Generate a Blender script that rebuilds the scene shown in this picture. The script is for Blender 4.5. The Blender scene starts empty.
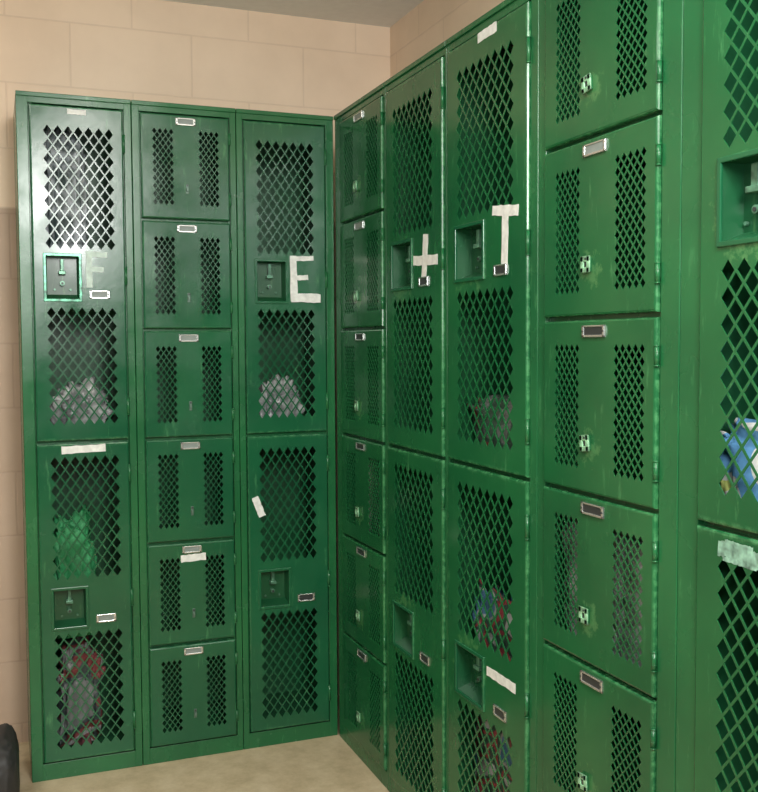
import bpy, bmesh, math, random
from mathutils import Vector, Matrix, noise
random.seed(7)
scn=bpy.context.scene
try: scn.view_settings.view_transform='Standard'
except Exception: pass
COL=scn.collection

# ------------------------------------------------------------ materials
def newmat(name):
    m=bpy.data.materials.new(name); m.use_nodes=True
    nt=m.node_tree; b=nt.nodes['Principled BSDF']
    return m,nt,b
def N(nt,t,**k):
    n=nt.nodes.new(t)
    for a,v in k.items(): setattr(n,a,v)
    return n
def MATH(nt,op,a,b=None,clamp=False):
    n=N(nt,'ShaderNodeMath',operation=op); n.use_clamp=clamp
    for i,v in enumerate((a,b)):
        if v is None: continue
        if isinstance(v,(int,float)): n.inputs[i].default_value=v
        else: nt.links.new(v,n.inputs[i])
    return n.outputs[0]
def ramp(nt,src,stops):
    r=N(nt,'ShaderNodeValToRGB'); cr=r.color_ramp
    while len(cr.elements)<len(stops): cr.elements.new(0.5)
    for e,(p,c) in zip(cr.elements,stops):
        e.position=p; e.color=(c[0],c[1],c[2],1) if len(c)==3 else c
    nt.links.new(src,r.inputs[0]); return r
def MIX(nt,fac,a,col):
    mix=N(nt,'ShaderNodeMixRGB'); nt.links.new(fac,mix.inputs[0]); nt.links.new(a,mix.inputs[1]); mix.inputs[2].default_value=(*col,1)
    return mix.outputs[0]
def simple(name,c,rough=.5,metal=0,lo=.85,hi=1.1,scale=40):
    m,nt,b=newmat(name)
    tc=N(nt,'ShaderNodeTexCoord'); no=N(nt,'ShaderNodeTexNoise'); no.inputs['Scale'].default_value=scale
    nt.links.new(tc.outputs['Object'],no.inputs['Vector'])
    r=ramp(nt,no.outputs[0],[(.3,[x*lo for x in c]),(.7,[min(1,x*hi) for x in c])])
    nt.links.new(r.outputs[0],b.inputs['Base Color'])
    b.inputs['Roughness'].default_value=rough; b.inputs['Metallic'].default_value=metal
    return m
def paint(name,c1,c2,scuff,rough=.19,wear=None,edge=0):
    m,nt,b=newmat(name)
    geo=N(nt,'ShaderNodeNewGeometry'); tc=N(nt,'ShaderNodeTexCoord')
    n1=N(nt,'ShaderNodeTexNoise'); n1.inputs['Scale'].default_value=3.6; n1.inputs['Detail'].default_value=6
    nt.links.new(geo.outputs['Position'],n1.inputs['Vector'])
    base=ramp(nt,n1.outputs[0],[(.34,c1),(.66,c2)])
    mp=N(nt,'ShaderNodeMapping'); mp.inputs['Scale'].default_value=(55,55,9)
    nt.links.new(geo.outputs['Position'],mp.inputs['Vector'])
    n2=N(nt,'ShaderNodeTexNoise'); n2.inputs['Scale'].default_value=1.0; n2.inputs['Detail'].default_value=6; n2.inputs['Roughness'].default_value=.7
    nt.links.new(mp.outputs[0],n2.inputs['Vector'])
    sr=ramp(nt,n2.outputs[0],[(.60,(0,0,0)),(.72,(1,1,1))])
    col=MIX(nt,MATH(nt,'MULTIPLY',sr.outputs[0],.45),base.outputs[0],scuff)
    nf=N(nt,'ShaderNodeTexNoise'); nf.inputs['Scale'].default_value=60; nf.inputs['Detail'].default_value=5; nf.inputs['Roughness'].default_value=.7
    nt.links.new(geo.outputs['Position'],nf.inputs['Vector'])
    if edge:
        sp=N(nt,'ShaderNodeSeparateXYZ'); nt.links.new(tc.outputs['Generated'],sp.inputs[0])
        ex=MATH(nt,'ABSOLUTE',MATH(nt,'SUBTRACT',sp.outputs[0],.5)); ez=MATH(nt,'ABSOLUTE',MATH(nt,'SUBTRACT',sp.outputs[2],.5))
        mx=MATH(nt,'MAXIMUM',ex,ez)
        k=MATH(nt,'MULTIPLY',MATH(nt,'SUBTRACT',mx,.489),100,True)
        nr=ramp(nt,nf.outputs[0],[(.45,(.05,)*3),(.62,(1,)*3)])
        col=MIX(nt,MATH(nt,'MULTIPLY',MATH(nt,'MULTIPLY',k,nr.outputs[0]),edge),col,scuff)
    if wear:
        wx,wz,rad=wear
        mp2=N(nt,'ShaderNodeMapping'); mp2.inputs['Location'].default_value=(-wx,0,-wz)
        nt.links.new(tc.outputs['Object'],mp2.inputs['Vector'])
        ln=N(nt,'ShaderNodeVectorMath',operation='LENGTH'); nt.links.new(mp2.outputs[0],ln.inputs[0])
        k=MATH(nt,'SUBTRACT',1.0,MATH(nt,'DIVIDE',ln.outputs['Value'],rad),True)
        kk=MATH(nt,'ADD',k,MATH(nt,'MULTIPLY',MATH(nt,'SUBTRACT',nf.outputs[0],.5),2.2))
        rr_=ramp(nt,kk,[(.44,(0,)*3),(.72,(1,)*3)])
        kk2=MATH(nt,'MULTIPLY',rr_.outputs[0],MATH(nt,'MULTIPLY',k,4,True))
        col=MIX(nt,MATH(nt,'MULTIPLY',kk2,.40),col,(.12,.30,.11))
    nt.links.new(col,b.inputs['Base Color'])
    n3=N(nt,'ShaderNodeTexNoise'); n3.inputs['Scale'].default_value=9; n3.inputs['Detail'].default_value=4
    nt.links.new(geo.outputs['Position'],n3.inputs['Vector'])
    rr=ramp(nt,n3.outputs[0],[(.3,(rough-.06,)*3),(.7,(rough+.10,)*3)])
    nt.links.new(rr.outputs[0],b.inputs['Roughness'])
    n4=N(nt,'ShaderNodeTexNoise'); n4.inputs['Scale'].default_value=60; n4.inputs['Detail'].default_value=3
    nt.links.new(geo.outputs['Position'],n4.inputs['Vector'])
    bp=N(nt,'ShaderNodeBump'); bp.inputs['Strength'].default_value=.14; bp.inputs['Distance'].default_value=.001
    nt.links.new(n4.outputs[0],bp.inputs['Height']); nt.links.new(bp.outputs[0],b.inputs['Normal'])
    return m
G1,G2,GS=(.007,.088,.029),(.015,.130,.041),(.10,.34,.14)
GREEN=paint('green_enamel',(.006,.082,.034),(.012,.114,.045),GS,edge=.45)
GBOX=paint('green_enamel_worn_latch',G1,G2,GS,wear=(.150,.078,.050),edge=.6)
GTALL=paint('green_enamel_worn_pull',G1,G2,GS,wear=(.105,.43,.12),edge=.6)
GFRAME=paint('green_frame_enamel',(.009,.100,.034),(.018,.146,.048),GS,.23)
GIN=paint('inner_green_shaded',(.007,.072,.027),(.012,.095,.035),(.03,.14,.06),.4)  # same locker green, darkened so the interior shade is in the colour
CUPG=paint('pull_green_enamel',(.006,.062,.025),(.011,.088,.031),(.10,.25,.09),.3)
CHROME=simple('brushed_chrome',(.68,.70,.68),.25,.85)
RIM=simple('broken_bare_rim',(.035,.13,.08),.25,.3,.4,3.2,70)
DARK=simple('dark_card',(.03,.035,.035),.4)
CARD=simple('pale_card',(.22,.26,.24),.5)
LATCH=simple('worn_latch_paint',(.20,.40,.24),.42,0,.5,1.7,60)
STEEL=simple('dull_steel',(.12,.19,.15),.4,.4)
PULLM=simple('painted_pull_lever',(.07,.17,.11),.3,.3,.5,2.0,50)
TAPE=simple('white_tape',(.78,.80,.76),.55,0,.80,1.1,60)
GHOST=simple('faded_pale_tape',(.50,.64,.57),.5,0,.8,1.15,60)
RESID=simple('tape_residue',(.16,.29,.22),.6,0,.3,2.3,60)

def wallmat():
    m,nt,b=newmat('painted_block')
    geo=N(nt,'ShaderNodeNewGeometry'); sp=N(nt,'ShaderNodeSeparateXYZ')
    nt.links.new(geo.outputs['Position'],sp.inputs[0])
    cb=N(nt,'ShaderNodeCombineXYZ'); nt.links.new(MATH(nt,'ADD',MATH(nt,'SUBTRACT',sp.outputs[0],sp.outputs[1]),-.057),cb.inputs[0])
    nt.links.new(MATH(nt,'ADD',sp.outputs[2],.129),cb.inputs[1])
    br=N(nt,'ShaderNodeTexBrick'); br.inputs['Scale'].default_value=1
    br.inputs['Brick Width'].default_value=.355; br.inputs['Row Height'].default_value=.187
    br.inputs['Mortar Size'].default_value=.0035; br.inputs['Mortar Smooth'].default_value=.6
    br.inputs['Color1'].default_value=(.86,.68,.51,1); br.inputs['Color2'].default_value=(.84,.66,.49,1)
    br.inputs['Mortar'].default_value=(.77,.60,.45,1)
    nt.links.new(cb.outputs[0],br.inputs['Vector'])
    n=N(nt,'ShaderNodeTexNoise'); n.inputs['Scale'].default_value=120; n.inputs['Detail'].default_value=4
    nt.links.new(geo.outputs['Position'],n.inputs['Vector'])
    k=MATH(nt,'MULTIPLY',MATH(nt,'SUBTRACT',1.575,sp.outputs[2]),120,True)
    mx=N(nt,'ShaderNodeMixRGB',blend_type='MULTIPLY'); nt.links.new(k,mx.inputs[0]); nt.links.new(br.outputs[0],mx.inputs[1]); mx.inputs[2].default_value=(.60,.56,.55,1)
    ng=N(nt,'ShaderNodeTexNoise'); ng.inputs['Scale'].default_value=4; ng.inputs['Detail'].default_value=5; ng.inputs['Roughness'].default_value=.55
    nt.links.new(geo.outputs['Position'],ng.inputs['Vector'])
    gr=ramp(nt,ng.outputs[0],[(.36,(.92,.91,.90)),(.6,(1,1,1))])
    m2=N(nt,'ShaderNodeMixRGB',blend_type='MULTIPLY'); m2.inputs[0].default_value=1; nt.links.new(mx.outputs[0],m2.inputs[1]); nt.links.new(gr.outputs[0],m2.inputs[2])
    nt.links.new(m2.outputs[0],b.inputs['Base Color'])
    a=MATH(nt,'ADD',MATH(nt,'MULTIPLY',br.outputs['Fac'],-.8),MATH(nt,'MULTIPLY',n.outputs[0],.3))
    bp=N(nt,'ShaderNodeBump'); bp.inputs['Strength'].default_value=.25; bp.inputs['Distance'].default_value=.003
    nt.links.new(a,bp.inputs['Height']); nt.links.new(bp.outputs[0],b.inputs['Normal'])
    b.inputs['Roughness'].default_value=.55
    return m
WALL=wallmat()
def floormat():
    m,nt,b=newmat('sealed_concrete')
    geo=N(nt,'ShaderNodeNewGeometry')
    n=N(nt,'ShaderNodeTexNoise'); n.inputs['Scale'].default_value=9; n.inputs['Detail'].default_value=12; n.inputs['Roughness'].default_value=.75
    nt.links.new(geo.outputs['Position'],n.inputs['Vector'])
    r=ramp(nt,n.outputs[0],[(.34,(.42,.33,.20)),(.5,(.55,.44,.28)),(.66,(.66,.55,.38))])
    nt.links.new(r.outputs[0],b.inputs['Base Color']); b.inputs['Roughness'].default_value=.4
    return m
FLOOR=floormat()
CEIL=simple('ceiling_panel',(.84,.84,.82),.8,0,.97,1.02)

def clothmat(name,cols,scale=14,rough=.6,lin=False,bump=.8):
    m,nt,b=newmat(name)
    tc=N(nt,'ShaderNodeTexCoord'); v=N(nt,'ShaderNodeTexNoise'); v.inputs['Scale'].default_value=scale; v.inputs['Detail'].default_value=1
    nt.links.new(tc.outputs['Object'],v.inputs['Vector'])
    k=len(cols); st=[(.38+.24*i/max(1,k-1),c) for i,c in enumerate(cols)]
    r=ramp(nt,v.outputs[0],st); r.color_ramp.interpolation='LINEAR' if lin or k<3 else 'CONSTANT'
    nt.links.new(r.outputs[0],b.inputs['Base Color']); b.inputs['Roughness'].default_value=rough
    if bump>0:
        vo=N(nt,'ShaderNodeTexVoronoi',feature='DISTANCE_TO_EDGE'); vo.inputs['Scale'].default_value=18
        nn=N(nt,'ShaderNodeTexNoise'); nn.inputs['Scale'].default_value=12
        nt.links.new(tc.outputs['Object'],nn.inputs['Vector'])
        ad=N(nt,'ShaderNodeVectorMath',operation='ADD'); nt.links.new(tc.outputs['Object'],ad.inputs[0])
        sc=N(nt,'ShaderNodeVectorMath',operation='SCALE'); sc.inputs['Scale'].default_value=.08; nt.links.new(nn.outputs['Color'],sc.inputs[0]); nt.links.new(sc.outputs[0],ad.inputs[1])
        nt.links.new(ad.outputs[0],vo.inputs['Vector'])
        bp=N(nt,'ShaderNodeBump'); bp.inputs['Strength'].default_value=bump; bp.inputs['Distance'].default_value=.02
        nt.links.new(vo.outputs[0],bp.inputs['Height']); nt.links.new(bp.outputs[0],b.inputs['Normal'])
    return m

# ------------------------------------------------------------ mesh helpers
def mkobj(name,bm,mats,parent=None,loc=(0,0,0),smooth=False):
    me=bpy.data.meshes.new(name); bm.normal_update(); bm.to_mesh(me); bm.free()
    for m in mats: me.materials.append(m)
    if smooth:
        for p in me.polygons: p.use_smooth=True
    o=bpy.data.objects.new(name,me); COL.objects.link(o)
    if parent: o.parent=parent
    o.location=loc
    return o
def box(bm,x0,x1,y0,y1,z0,z1,mi=0,bev=0):
    r=bmesh.ops.create_cube(bm,size=1)
    vs=r['verts']
    for v in vs:
        v.co=Vector(((x0+x1)/2+v.co.x*(x1-x0),(y0+y1)/2+v.co.y*(y1-y0),(z0+z1)/2+v.co.z*(z1-z0)))
    fs=set(f for v in vs for f in v.link_faces)
    for f in fs: f.material_index=mi
    if bev>0:
        es=list(set(e for v in vs for e in v.link_edges))
        rr=bmesh.ops.bevel(bm,geom=es,offset=bev,segments=2,profile=.5,affect='EDGES')
        for f in rr['faces']: f.material_index=mi
def cyl(bm,c,r,h,axis='Z',seg=16,mi=0):
    M={'Z':Matrix.Identity(4),'Y':Matrix.Rotation(math.pi/2,4,'X'),'X':Matrix.Rotation(math.pi/2,4,'Y')}[axis]
    rr=bmesh.ops.create_cone(bm,cap_ends=True,segments=seg,radius1=r,radius2=r,depth=h,matrix=Matrix.Translation(c)@M)
    for f in set(f for v in rr['verts'] for f in v.link_faces): f.material_index=mi
def quad(bm,x0,x1,z0,z1,y=0):
    if x1-x0<1e-6 or z1-z0<1e-6: return
    bm.faces.new([bm.verts.new((x0,y,z0)),bm.verts.new((x1,y,z0)),bm.verts.new((x1,y,z1)),bm.verts.new((x0,y,z1))])
def patch(bm,x0,x1,z0,z1,cols,rows,s):
    nx,nz=2*cols,2*rows; dx=(x1-x0)/nx; dz=(z1-z0)/nz
    def D(i,k): return 1<=i<=nx-1 and 1<=k<=nz-1 and i%2==k%2
    for i in range(nx):
        for k in range(nz):
            a,b_,c,d=x0+i*dx,x0+(i+1)*dx,z0+k*dz,z0+(k+1)*dz
            sx,sz=s*dx,s*dz; pts=[]
            if D(i,k): pts+=[(a,c+sz),(a+sx,c)]
            else: pts+=[(a,c)]
            if D(i+1,k): pts+=[(b_-sx,c),(b_,c+sz)]
            else: pts+=[(b_,c)]
            if D(i+1,k+1): pts+=[(b_,d-sz),(b_-sx,d)]
            else: pts+=[(b_,d)]
            if D(i,k+1): pts+=[(a+sx,d),(a,d-sz)]
            else: pts+=[(a,d)]
            bm.faces.new([bm.verts.new((p[0],0,p[1])) for p in pts])
def flange(bm,w,h):
    prof=[(.004,0),(.0012,.0012),(0,.004),(0,.016)]
    loops=[]
    for ins,y in prof:
        loops.append([bm.verts.new(c) for c in ((ins,y,ins),(w-ins,y,ins),(w-ins,y,h-ins),(ins,y,h-ins))])
    for a,b_ in zip(loops[:-1],loops[1:]):
        for i in range(4):
            j=(i+1)%4
            bm.faces.new([a[j],a[i],b_[i],b_[j]])
def finish_plate(o):
    s=o.modifiers.new('thick','SOLIDIFY'); s.thickness=.0013; s.offset=-1
R_=.004
def band(bm,w,h,segs):
    z=R_
    for z0,z1,items in segs:
        quad(bm,R_,w-R_,z,z0)
        x=R_
        for it in items:
            quad(bm,x,it[1],z0,z1)
            if it[0]=='mesh': patch(bm,it[1],it[2],z0,z1,it[3],it[4],it[5])
            x=it[2]
        quad(bm,x,w-R_,z0,z1)
        z=z1
    quad(bm,R_,w-R_,z,h-R_)

def handle(door,x0,x1,z0,z1,style,lc=.5):
    bm=bmesh.new(); w=x1-x0; h=z1-z0
    e=.005
    box(bm,-e,w+e,-.004,.001,-e,.003,0,.0014); box(bm,-e,w+e,-.004,.001,h-.003,h+e,0,.0014)
    box(bm,-e,.003,-.004,.001,0,h,0,.0014); box(bm,w-.003,w+e,-.004,.001,0,h,0,.0014)
    d=.034; t=.006
    A=[bm.verts.new(c) for c in ((0.001,0,0.001),(w-.001,0,.001),(w-.001,0,h-.001),(.001,0,h-.001))]
    B=[bm.verts.new(c) for c in ((t,d,t*2.5),(w-t,d,t*2.5),(w-t,d,h-t*.5),(t,d,h-t*.5))]
    for i in range(4):
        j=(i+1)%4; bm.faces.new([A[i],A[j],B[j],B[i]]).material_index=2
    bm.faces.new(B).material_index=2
    c=w*lc
    box(bm,c-w*.05,c+w*.05,d-.016,d-.001,h*.66,h*.93,1,.001)
    box(bm,c-w*.10,c+w*.10,d-.020,d-.001,h*.58,h*.66,1,.001)
    cyl(bm,(c,d-.007,h*.38),.006,.014,'Y',16,1); cyl(bm,(c,d-.0145,h*.38),.0032,.002,'Y',12,3)
    cyl(bm,(c-w*.22,d-.003,h*.24),.003,.005,'Y',10,1); cyl(bm,(c+w*.24,d-.003,h*.24),.003,.005,'Y',10,1)
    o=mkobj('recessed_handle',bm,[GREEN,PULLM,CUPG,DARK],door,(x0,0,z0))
    if style=='chrome':
        o['label']='recessed handle cup with worn bare-metal rim'
        o.data.materials[0]=RIM
    return o
def nplate(door,cx,cz,w=.052,h=.022,dark=True,rot=0):
    bm=bmesh.new()
    box(bm,-w/2,w/2,-.0012,0,-h/2,h/2,0)
    box(bm,-w/2,w/2,-.0035,0,h/2-.003,h/2,0,.0008); box(bm,-w/2,w/2,-.0035,0,-h/2,-h/2+.004,0,.0008)
    box(bm,-w/2,-w/2+.006,-.0035,0,-h/2,h/2,0,.0008); box(bm,w/2-.006,w/2,-.0035,0,-h/2,h/2,0,.0008)
    box(bm,-w/2+.006,w/2-.006,-.0022,0,-h/2+.004,h/2-.003,1)
    cyl(bm,(-w/2+.003,-.0038,0),.0018,.001,'Y',8,1); cyl(bm,(w/2-.003,-.0038,0),.0018,.001,'Y',8,1)
    o=mkobj('card_holder',bm,[CHROME,DARK if dark else CARD],door,(cx,-.0002,cz)); o.rotation_euler[1]=rot
    return o
def hinge(door,x,z,L=.045):
    bm=bmesh.new()
    cyl(bm,(0,0,0),.004,L,'Z',12); cyl(bm,(0,0,L/2),.0046,.002,'Z',12); cyl(bm,(0,0,-L/2),.0046,.002,'Z',12)
    cyl(bm,(0,0,L/6),.0043,.001,'Z',12); cyl(bm,(0,0,-L/6),.0043,.001,'Z',12)
    return mkobj('hinge',bm,[GFRAME],door,(x,.002,z),True)
def latch(door,x,z):
    bm=bmesh.new()
    # square tab with an eye slot, on a narrow stem
    a,b_=.0135,.0140
    box(bm,-a,a,-.007,-.004,-b_,-b_+.009,0,.0012); box(bm,-a,a,-.007,-.004,b_-.010,b_,0,.0012)
    box(bm,-a,-a+.009,-.007,-.004,-b_,b_,0,.0012); box(bm,a-.009,a,-.007,-.004,-b_,b_,0,.0012)
    box(bm,-a+.002,a-.002,-.0045,0,-b_+.002,b_-.002,2,.001)
    box(bm,-.0030,.0040,-.0055,0,-b_+.008,b_-.009,1,.0008)
    cyl(bm,(.003,-.0072,b_-.005),.0020,.002,'Y',10,1)
    o=mkobj('padlock_hasp',bm,[LATCH,DARK,GFRAME],door,(x,0,z)); o.rotation_euler[1]=random.uniform(-.12,.12)
    return o
def pull(door,x,z):
    bm=bmesh.new()
    box(bm,-.0040,.0040,-.0015,0,-.013,.013,0,.001)
    box(bm,-.0030,.0030,-.008,0,-.007,.003,0,.001)
    cyl(bm,(0,-.003,.009),.0022,.004,'Y',10,1)
    return mkobj('padlock_hasp',bm,[STEEL,DARK],door,(x,0,z))
def strip(bm,xa,za,xb,zb,w,y=-.0007,jit=.10):
    d=Vector((xb-xa,0,zb-za)); L=d.length; d/=L; n=Vector((-d.z,0,d.x))
    k=9 if jit<.2 else 24; top=[];bot=[]
    for i in range(k+1):
        t=i/k; c=Vector((xa,0,za))+d*L*t
        j1=1+random.uniform(-jit,jit); j2=1+random.uniform(-jit,jit)
        top.append(c+n*w/2*j1); bot.append(c-n*w/2*j2)
    T=[bm.verts.new((p.x,y,p.z)) for p in top]; B=[bm.verts.new((p.x,y,p.z)) for p in bot]
    T2=[bm.verts.new((p.x,0,p.z)) for p in top]; B2=[bm.verts.new((p.x,0,p.z)) for p in bot]
    for i in range(k):
        bm.faces.new([B[i],B[i+1],T[i+1],T[i]])
        bm.faces.new([T[i],T[i+1],T2[i+1],T2[i]]); bm.faces.new([B[i+1],B[i],B2[i],B2[i+1]])
    bm.faces.new([T[0],T2[0],B2[0],B[0]]); bm.faces.new([T[-1],B[-1],B2[-1],T2[-1]])
def tape(door,name,label,strips,mat=None,jit=.10,y0=None):
    bm=bmesh.new()
    for i,s in enumerate(strips):
        y=s[5] if len(s)>5 else (-.0006-.0003*i if y0 is None else y0-.0001*i)
        strip(bm,*s[:5],y=y,jit=jit)
    o=mkobj(name,bm,[mat or TAPE],door,(0,-.0003,0)); o['label']=label
    return o

PROUD=.006
def new_door(parent,x0,z0,bm,mat):
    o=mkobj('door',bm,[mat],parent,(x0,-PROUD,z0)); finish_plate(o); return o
def tall_door(parent,xa,xb,za,zb,upper,side,hstyle='green',dark=True,mf=(.13,.86),cols=8,mat=None,lc=.5):
    g=.003; xa+=g;xb-=g;za+=.004;zb-=.004; w=xb-xa; h=zb-za
    bm=bmesh.new(); flange(bm,w,h)
    if upper:
        m1,cu,m2=(1-.427,1-.055),(1-.575,1-.442),(1-.955,1-.594)
        if side=='R': m1,cu,m2=(1-.42,1-.055),(1-.560,1-.434),(1-.955,1-.582)
    else: m1,cu,m2=(1-.43,1-.036),(1-.578,1-.455),(1-.965,1-.592)
    mx0,mx1=w*mf[0],w*mf[1]; cx0,cx1=w*.13,w*.50
    band(bm,w,h,[(m2[0]*h,m2[1]*h,[('mesh',mx0,mx1,cols,9,.83)]),
                 (cu[0]*h,cu[1]*h,[('hole',cx0,cx1)]),
                 (m1[0]*h,m1[1]*h,[('mesh',mx0,mx1,cols,9,.83)])])
    o=new_door(parent,xa,za,bm,mat)
    handle(o,cx0,cx1,cu[0]*h,cu[1]*h,hstyle,lc)
    nplate(o,w*.71,h*(1-(.558 if side=='L' or not upper else .55)),dark=dark)
    for f in (.1,.5,.9): hinge(o,w+.001,h*f)
    return o,w,h
def box_door(parent,xa,xb,za,zb,side,n,mat):
    g=.003; xa+=g;xb-=g;za+=.004;zb-=.004; w=xb-xa; h=zb-za
    bm=bmesh.new(); flange(bm,w,h)
    l0,l1,r0,r1,c,rw=(.12,.37,.64,.885,4,10) if side=='L' else (.115,.365,.664,.925,5,11)
    band(bm,w,h,[(h*.12,h*.87,[('mesh',w*l0,w*l1,c,rw,.80),('mesh',w*r0,w*r1,c,rw,.80)])])
    o=new_door(parent,xa,za,bm,mat)
    nplate(o,w*.5,h*.935,w=.054 if side=='L' else .066,h=.020,dark=(side=='R' and n>=2))
    if side=='L': pull(o,w*.51,h*.29)
    else: latch(o,w*.44,h*.29)
    for f in (.2,.8): hinge(o,w+.001,h*f,.03)
    return o,w,h

ZT,Z1,Z2,Z3,Z4,Z5,ZB=1.807,1.5164,1.2154,.9150,.6224,.3328,.0454
H=1.83; DEP=.295
def body(parent,W,xa,xb,zs):
    bm=bmesh.new(); e=.0007; t=.0015
    box(bm,e,e+t,.002,DEP,0,H-.001); box(bm,W-e-t,W-e,.002,DEP,0,H-.001)
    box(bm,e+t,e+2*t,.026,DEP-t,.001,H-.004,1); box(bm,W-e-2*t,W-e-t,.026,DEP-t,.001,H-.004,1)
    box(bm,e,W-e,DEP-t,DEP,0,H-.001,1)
    box(bm,e,W-e,.0,DEP,H-.003,H)
    box(bm,e,W-e,.002,DEP,ZB-.002,ZB,1)
    for z in zs[1:-1]: box(bm,e+t,W-e-t,.014,DEP-t,z-.001,z+.001,1)
    box(bm,e,xa,0,.022,0,H,0,.0015); box(bm,xb,W-e,0,.022,0,H,0,.0015)
    box(bm,xa-.001,xb+.001,.0005,.022,ZT,H,0,.001); box(bm,xa-.001,xb+.001,.0005,.022,0,ZB,0,.001)
    for z in zs[1:-1]: box(bm,xa-.001,xb+.001,.011,.024,z-.011,z+.011)
    box(bm,xa-.001,xa+.010,.012,.024,ZB,ZT); box(bm,xb-.010,xb+.001,.012,.024,ZB,ZT)
    box(bm,e,W-e,-.004,.012,H-.008,H+.004,0,.0015)
    return mkobj('body',bm,[GFRAME,GIN],parent)
def locker(label,origin,side,W,xa,xb,kind,**kw):
    e=bpy.data.objects.new('locker',None); COL.objects.link(e); e.empty_display_size=.1
    e.location=origin
    if side=='R': e.rotation_euler[2]=-math.pi/2
    e['label']=label; e['category']='locker'; e['group']='green gym lockers'
    zs=[ZT,Z3,ZB] if kind=='tall' else [ZT,Z1,Z2,Z3,Z4,Z5,ZB]
    b_=body(e,W,xa,xb,zs)
    ds=[]
    for i in range(len(zs)-1):
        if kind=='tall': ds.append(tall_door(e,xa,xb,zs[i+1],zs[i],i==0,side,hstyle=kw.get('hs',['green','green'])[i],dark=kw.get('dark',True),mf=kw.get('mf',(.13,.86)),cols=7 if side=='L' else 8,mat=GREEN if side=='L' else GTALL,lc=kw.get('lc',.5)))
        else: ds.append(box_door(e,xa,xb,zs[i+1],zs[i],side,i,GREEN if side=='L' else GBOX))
    return e,b_,ds

L0=-.8696; b1=-.5763; b2=-.2894
k1=locker('green metal double-tier locker with diamond-perforated doors, faded letter F',(L0,0,0),'L',b1-L0,-.8398-L0,-.5966-L0,'tall',hs=['chrome','green'],dark=False,mf=(.13,.90))
k2=locker('green metal six-tier box locker between two tall lockers',(b1,0,0),'L',b2-b1,-.5560-b1,-.3074-b1,'box')
k3=locker('green metal double-tier locker with white tape letter E, in the corner',(b2,0,0),'L',-b2-.001,-.2714-b2,-.0258-b2,'tall')
r1=locker('green metal six-tier box locker beside the room corner',(0.001,-.007,0),'R',.397,.052,.384,'box')
r2=locker('green metal double-tier locker with white tape plus sign',(0.001,-.404,0),'R',.3635,.0127,.3518,'tall')
r3=locker('green metal double-tier locker with white tape letter T',(0.001,-.7675,0),'R',.3915,.0118,.3641,'tall')
r4=locker('green metal six-tier box locker with padlock hasps',(0.001,-1.159,0),'R',.406,.0278,.3606,'box')
r5=locker('green metal double-tier locker with torn white tape on lower door',(0.001,-1.565,0),'R',.43,.0452,.39,'tall',lc=.34)

d,w,h=k1[2][0]
za=Z3+.004
tape(d,'tape_letter','faded pale grey tape letter F',[(w*.60,1.328-za,w*.60,1.425-za,.016),(w*.57,1.418-za,w*.80,1.415-za,.015),(w*.60,1.378-za,w*.76,1.376-za,.014)],GHOST)
tape(d,'tape_label','small white paper label',[(w*.40,h-.014,w*.60,h-.014,.013)])
d,w,h=k1[2][1]
tape(d,'tape_label','long white paper tape label',[(w*.26,h-.017,w*.74,h-.014,.020)])
d,w,h=k3[2][0]
tape(d,'tape_letter','white tape letter E',[(w*.595,1.297-za,w*.585,1.428-za,.021),(w*.55,1.419-za,w*.84,1.422-za,.014),(w*.60,1.364-za,w*.77,1.367-za,.014),(w*.56,1.308-za,w*.92,1.306-za,.025,-.0055)])
d,w,h=k3[2][1]
tape(d,'tape_scrap','scrap of white tape',[(w*.08,h-.175,w*.17,h-.232,.020)])
d,w,h=k2[2][4]
tape(d,'tape_label','white paper tape label',[(w*.37,h*.845,w*.66,h*.855,.020)])
d,w,h=r2[2][0]; y0=.404+.0127+.003
tape(d,'tape_plus_sign','white tape plus sign',[(.655-y0,1.312-za,.667-y0,1.425-za,.027),(.596-y0,1.369-za,.732-y0,1.362-za,.023)])
d,w,h=r3[2][0]; y0=.7675+.0118+.003
tape(d,'tape_letter','white tape letter T',[(1.043-y0,1.320-za,1.047-y0,1.432-za,.024),(.994-y0,1.437-za,1.098-y0,1.425-za,.020)])
tape(d,'tape_label','small white paper label',[(.93-y0,h-.012,1.01-y0,h-.010,.020)])
d,w,h=r3[2][1]; zl=ZB+.004
tape(d,'tape_scrap','crooked strip of white tape',[(.970-y0,.500-zl,1.090-y0,.500-zl,.020)])
d,w,h=r5[2][1]
tape(d,'tape_residue','scuffed greyish white tape residue',[(w*.14,h-.022,w*.40,h-.028,.022),(w*.18,h-.012,w*.34,h-.014,.007),(w*.17,h-.036,w*.36,h-.038,.006)],RESID,.22,-.0001)

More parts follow.
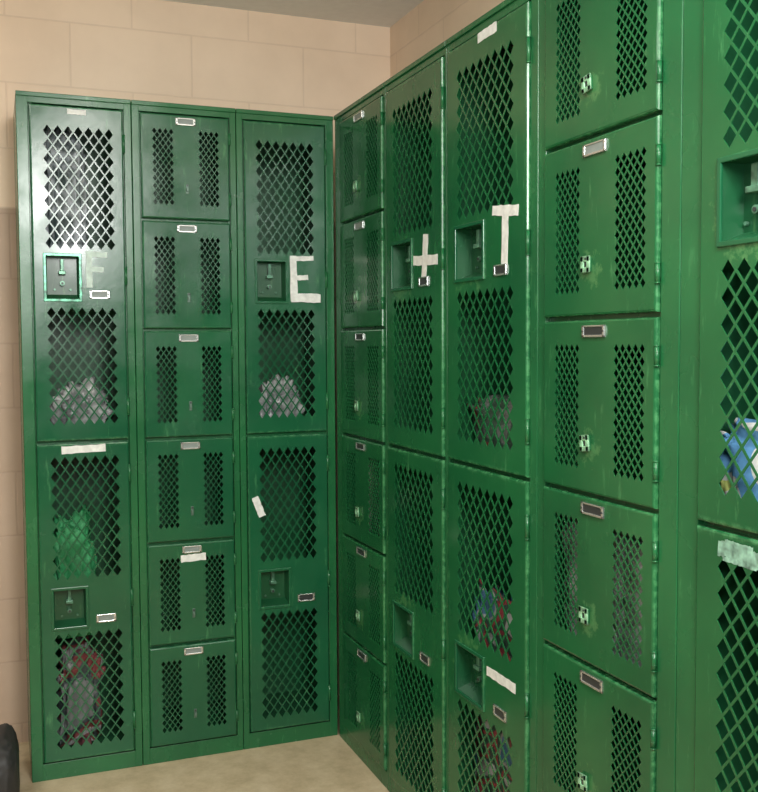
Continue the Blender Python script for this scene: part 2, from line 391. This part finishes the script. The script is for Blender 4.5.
# ------------------------------------------------------------ clothing inside lockers
def crumple(name,label,loc,size,mat,seed,cat='clothes',amp=1.0,pw=.6,facet=False):
    bm=bmesh.new(); bmesh.ops.create_icosphere(bm,subdivisions=5,radius=1)
    off=Vector((seed*3.7,seed*1.3,seed*2.1))
    for v in bm.verts:
        p=v.co.normalized()
        n=noise.fractal(p*2.0+off,.9,2.1,4)
        rid=abs(noise.noise(p*4+off*2))
        r=1+amp*(.26*n-.25*(.3-rid))
        if facet: r+=.28*abs(noise.noise(p*3.1+off*1.7))*(1 if p.z>0 else .4)+.16*abs(noise.noise(p*7+off))+.03*noise.noise(p*15+off)
        q=Vector([math.copysign(abs(a)**pw,a) for a in p])
        v.co=q*r
    lo=[min(v.co[i] for v in bm.verts) for i in range(3)]; hi=[max(v.co[i] for v in bm.verts) for i in range(3)]
    lo[2]=lo[2]*.6
    for v in bm.verts:
        c=v.co; z=max(c.z,lo[2])
        v.co=Vector((((c.x-lo[0])/(hi[0]-lo[0])-.5)*size[0],((c.y-lo[1])/(hi[1]-lo[1])-.5)*size[1],(z-lo[2])/(hi[2]-lo[2])*size[2]))
    bm.normal_update()
    o=mkobj(name,bm,[mat],None,loc,True); o['label']=label; o['category']=cat
    return o
GW=clothmat('grey_plastic',[(.20,.22,.22),(.42,.44,.43),(.62,.64,.63)],13,.25,True,.25)
HS=clothmat('blue_grey_plastic',[(.06,.09,.09),(.42,.47,.50),(.10,.13,.13),(.60,.66,.70)],12,.4,True,.3)
RG=clothmat('grey_red_fabric',[(.22,.23,.23),(.06,.08,.08),(.22,.05,.05),(.32,.33,.32),(.16,.05,.06)],9,bump=.3)
BL=clothmat('mixed_fabric',[(.05,.13,.22),(.28,.30,.29),(.03,.07,.05),(.26,.04,.05),(.03,.07,.05),(.38,.39,.39)],11,bump=.3)
RD=clothmat('red_grey_fabric',[(.05,.10,.07),(.16,.18,.17),(.05,.10,.07),(.24,.04,.05),(.12,.15,.13)],11,bump=.3)
TG=clothmat('bright_green_fabric',[(.02,.22,.07),(.06,.42,.16)],12,bump=.4)
WB=clothmat('white_blue_yellow_fabric',[(.14,.38,.70),(.80,.82,.80),(.60,.68,.20),(.8,.82,.8)],11,bump=.3)
LG=clothmat('light_grey_fabric',[(.28,.31,.29),(.50,.52,.5)],20,.5,True)
def sh(z): return z+.0015
crumple('plastic_bag','crumpled grey plastic bag inside tall locker',(-.72,.11,sh(Z3)),(.18,.14,.17),GW,1,'bag',1.5,.8,True)
crumple('plastic_bag','crumpled grey plastic bag inside locker marked E',(-.15,.11,sh(Z3)),(.17,.14,.17),GW,2,'bag',1.5,.8,True)
crumple('crumpled_shirt','crumpled grey and red clothes on locker floor',(-.735,.14,sh(ZB)),(.15,.15,.32),RG,3,'clothes',1.5,.6,True)
crumple('rolled_towel','bright green towel on top of grey clothes',(-.745,.11,ZB+.32),(.13,.12,.36),TG,4,'towel')
crumple('hanging_bag','pale blue-grey plastic bag hanging in tall locker',(-.745,.13,1.40),(.13,.12,.40),HS,5,'bag')
crumple('crumpled_shirt','grey shirt with red trim in locker marked T',(.09,-.945,sh(Z3)),(.11,.34,.15),RD,6,'clothes',1.2,.35,True)
crumple('crumpled_clothes','pile of blue, white and red clothes in lower locker',(.105,-.945,sh(ZB)),(.13,.34,.61),BL,7,'clothes',1.0,.35,True)
crumple('crumpled_clothes','white, blue and yellow-green clothes in tall locker',(.09,-1.69,sh(Z3)),(.10,.24,.15),WB,12,'clothes',1.0,.36,True)
crumple('folded_towel','light grey towel inside box locker',(.10,-1.335,sh(Z4)),(.13,.33,.25),LG,9,'towel',.5,.3)
crumple('folded_towel','light grey towel inside corner box locker',(.105,-.205,sh(Z4)),(.13,.36,.24),LG,10,'towel',.5,.3)
BAG=simple('black_plastic',(.03,.03,.03),.6)
crumple('trash_bag','smooth rounded black bag on floor beside lockers',(-.950,-.02,0.0),(.10,.28,.16),BAG,11,'bag',.15,.6)

# ------------------------------------------------------------ room
def slab(name,x0,x1,y0,y1,z0,z1,mat):
    bm=bmesh.new(); box(bm,x0,x1,y0,y1,z0,z1)
    o=mkobj(name,bm,[mat]); o['kind']='structure'; return o
CZ=2.210
slab('floor',-4,.4,-5.5,.4,-.05,0,FLOOR)
slab('ceiling',-4,.4,-5.5,.4,CZ,CZ+.05,CEIL)
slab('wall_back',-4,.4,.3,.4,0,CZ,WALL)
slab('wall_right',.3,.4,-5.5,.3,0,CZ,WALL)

# ------------------------------------------------------------ lights
def area(name,loc,target,sx,sy,E,col):
    l=bpy.data.lights.new(name,'AREA'); l.shape='RECTANGLE'; l.size=sx; l.size_y=sy; l.energy=E; l.color=col
    o=bpy.data.objects.new(name,l); COL.objects.link(o); o.location=loc
    if target: o.rotation_euler=(Vector(target)-Vector(loc)).to_track_quat('-Z','Y').to_euler()
    return o
area('ceiling_fluorescent',(-.50,-3.1,2.18),None,.22,3.2,36,(1,.97,.91))
area('ceiling_fluorescent_far',(-2.0,-1.4,2.18),None,.4,2.0,25,(1,.97,.91))
area('added_sheen_light',(-.57,-2.95,1.88),(-.75,0,1.55),.40,.60,34,(1,1,.98))  # added out-of-view area light, aimed to put a sheen on the upper left door
fl=bpy.data.lights.new('camera_flash','AREA'); fl.size=.08; fl.energy=7; fl.color=(1,.98,.95)
fo=bpy.data.objects.new('camera_flash',fl); COL.objects.link(fo); fo.location=(-1.0,-2.8,1.35)
fo.rotation_euler=(Vector((-.2,0,1.1))-fo.location).to_track_quat('-Z','Y').to_euler()
w=bpy.data.worlds.new('world'); scn.world=w; w.use_nodes=True
w.node_tree.nodes['Background'].inputs[0].default_value=(.86,.88,.83,1)
w.node_tree.nodes['Background'].inputs[1].default_value=.17

# ------------------------------------------------------------ camera
yaw,pit,rol=-.3716,-.0527,-.0055
f=Vector((-math.sin(yaw)*math.cos(pit),math.cos(yaw)*math.cos(pit),math.sin(pit)))
rt=Vector((math.cos(yaw),math.sin(yaw),0)); up=rt.cross(f)
r2_=rt*math.cos(rol)+up*math.sin(rol); u2=-rt*math.sin(rol)+up*math.cos(rol)
M=Matrix((( r2_.x,u2.x,-f.x),(r2_.y,u2.y,-f.y),(r2_.z,u2.z,-f.z))).to_4x4()
cd=bpy.data.cameras.new('camera'); cam=bpy.data.objects.new('camera',cd); COL.objects.link(cam)
M.translation=Vector((-.9364,-2.755,1.1731)); cam.matrix_world=M
cd.sensor_fit='HORIZONTAL'; cd.sensor_width=36; cd.lens=986.06*36/758
cd.clip_start=.05
scn.camera=cam
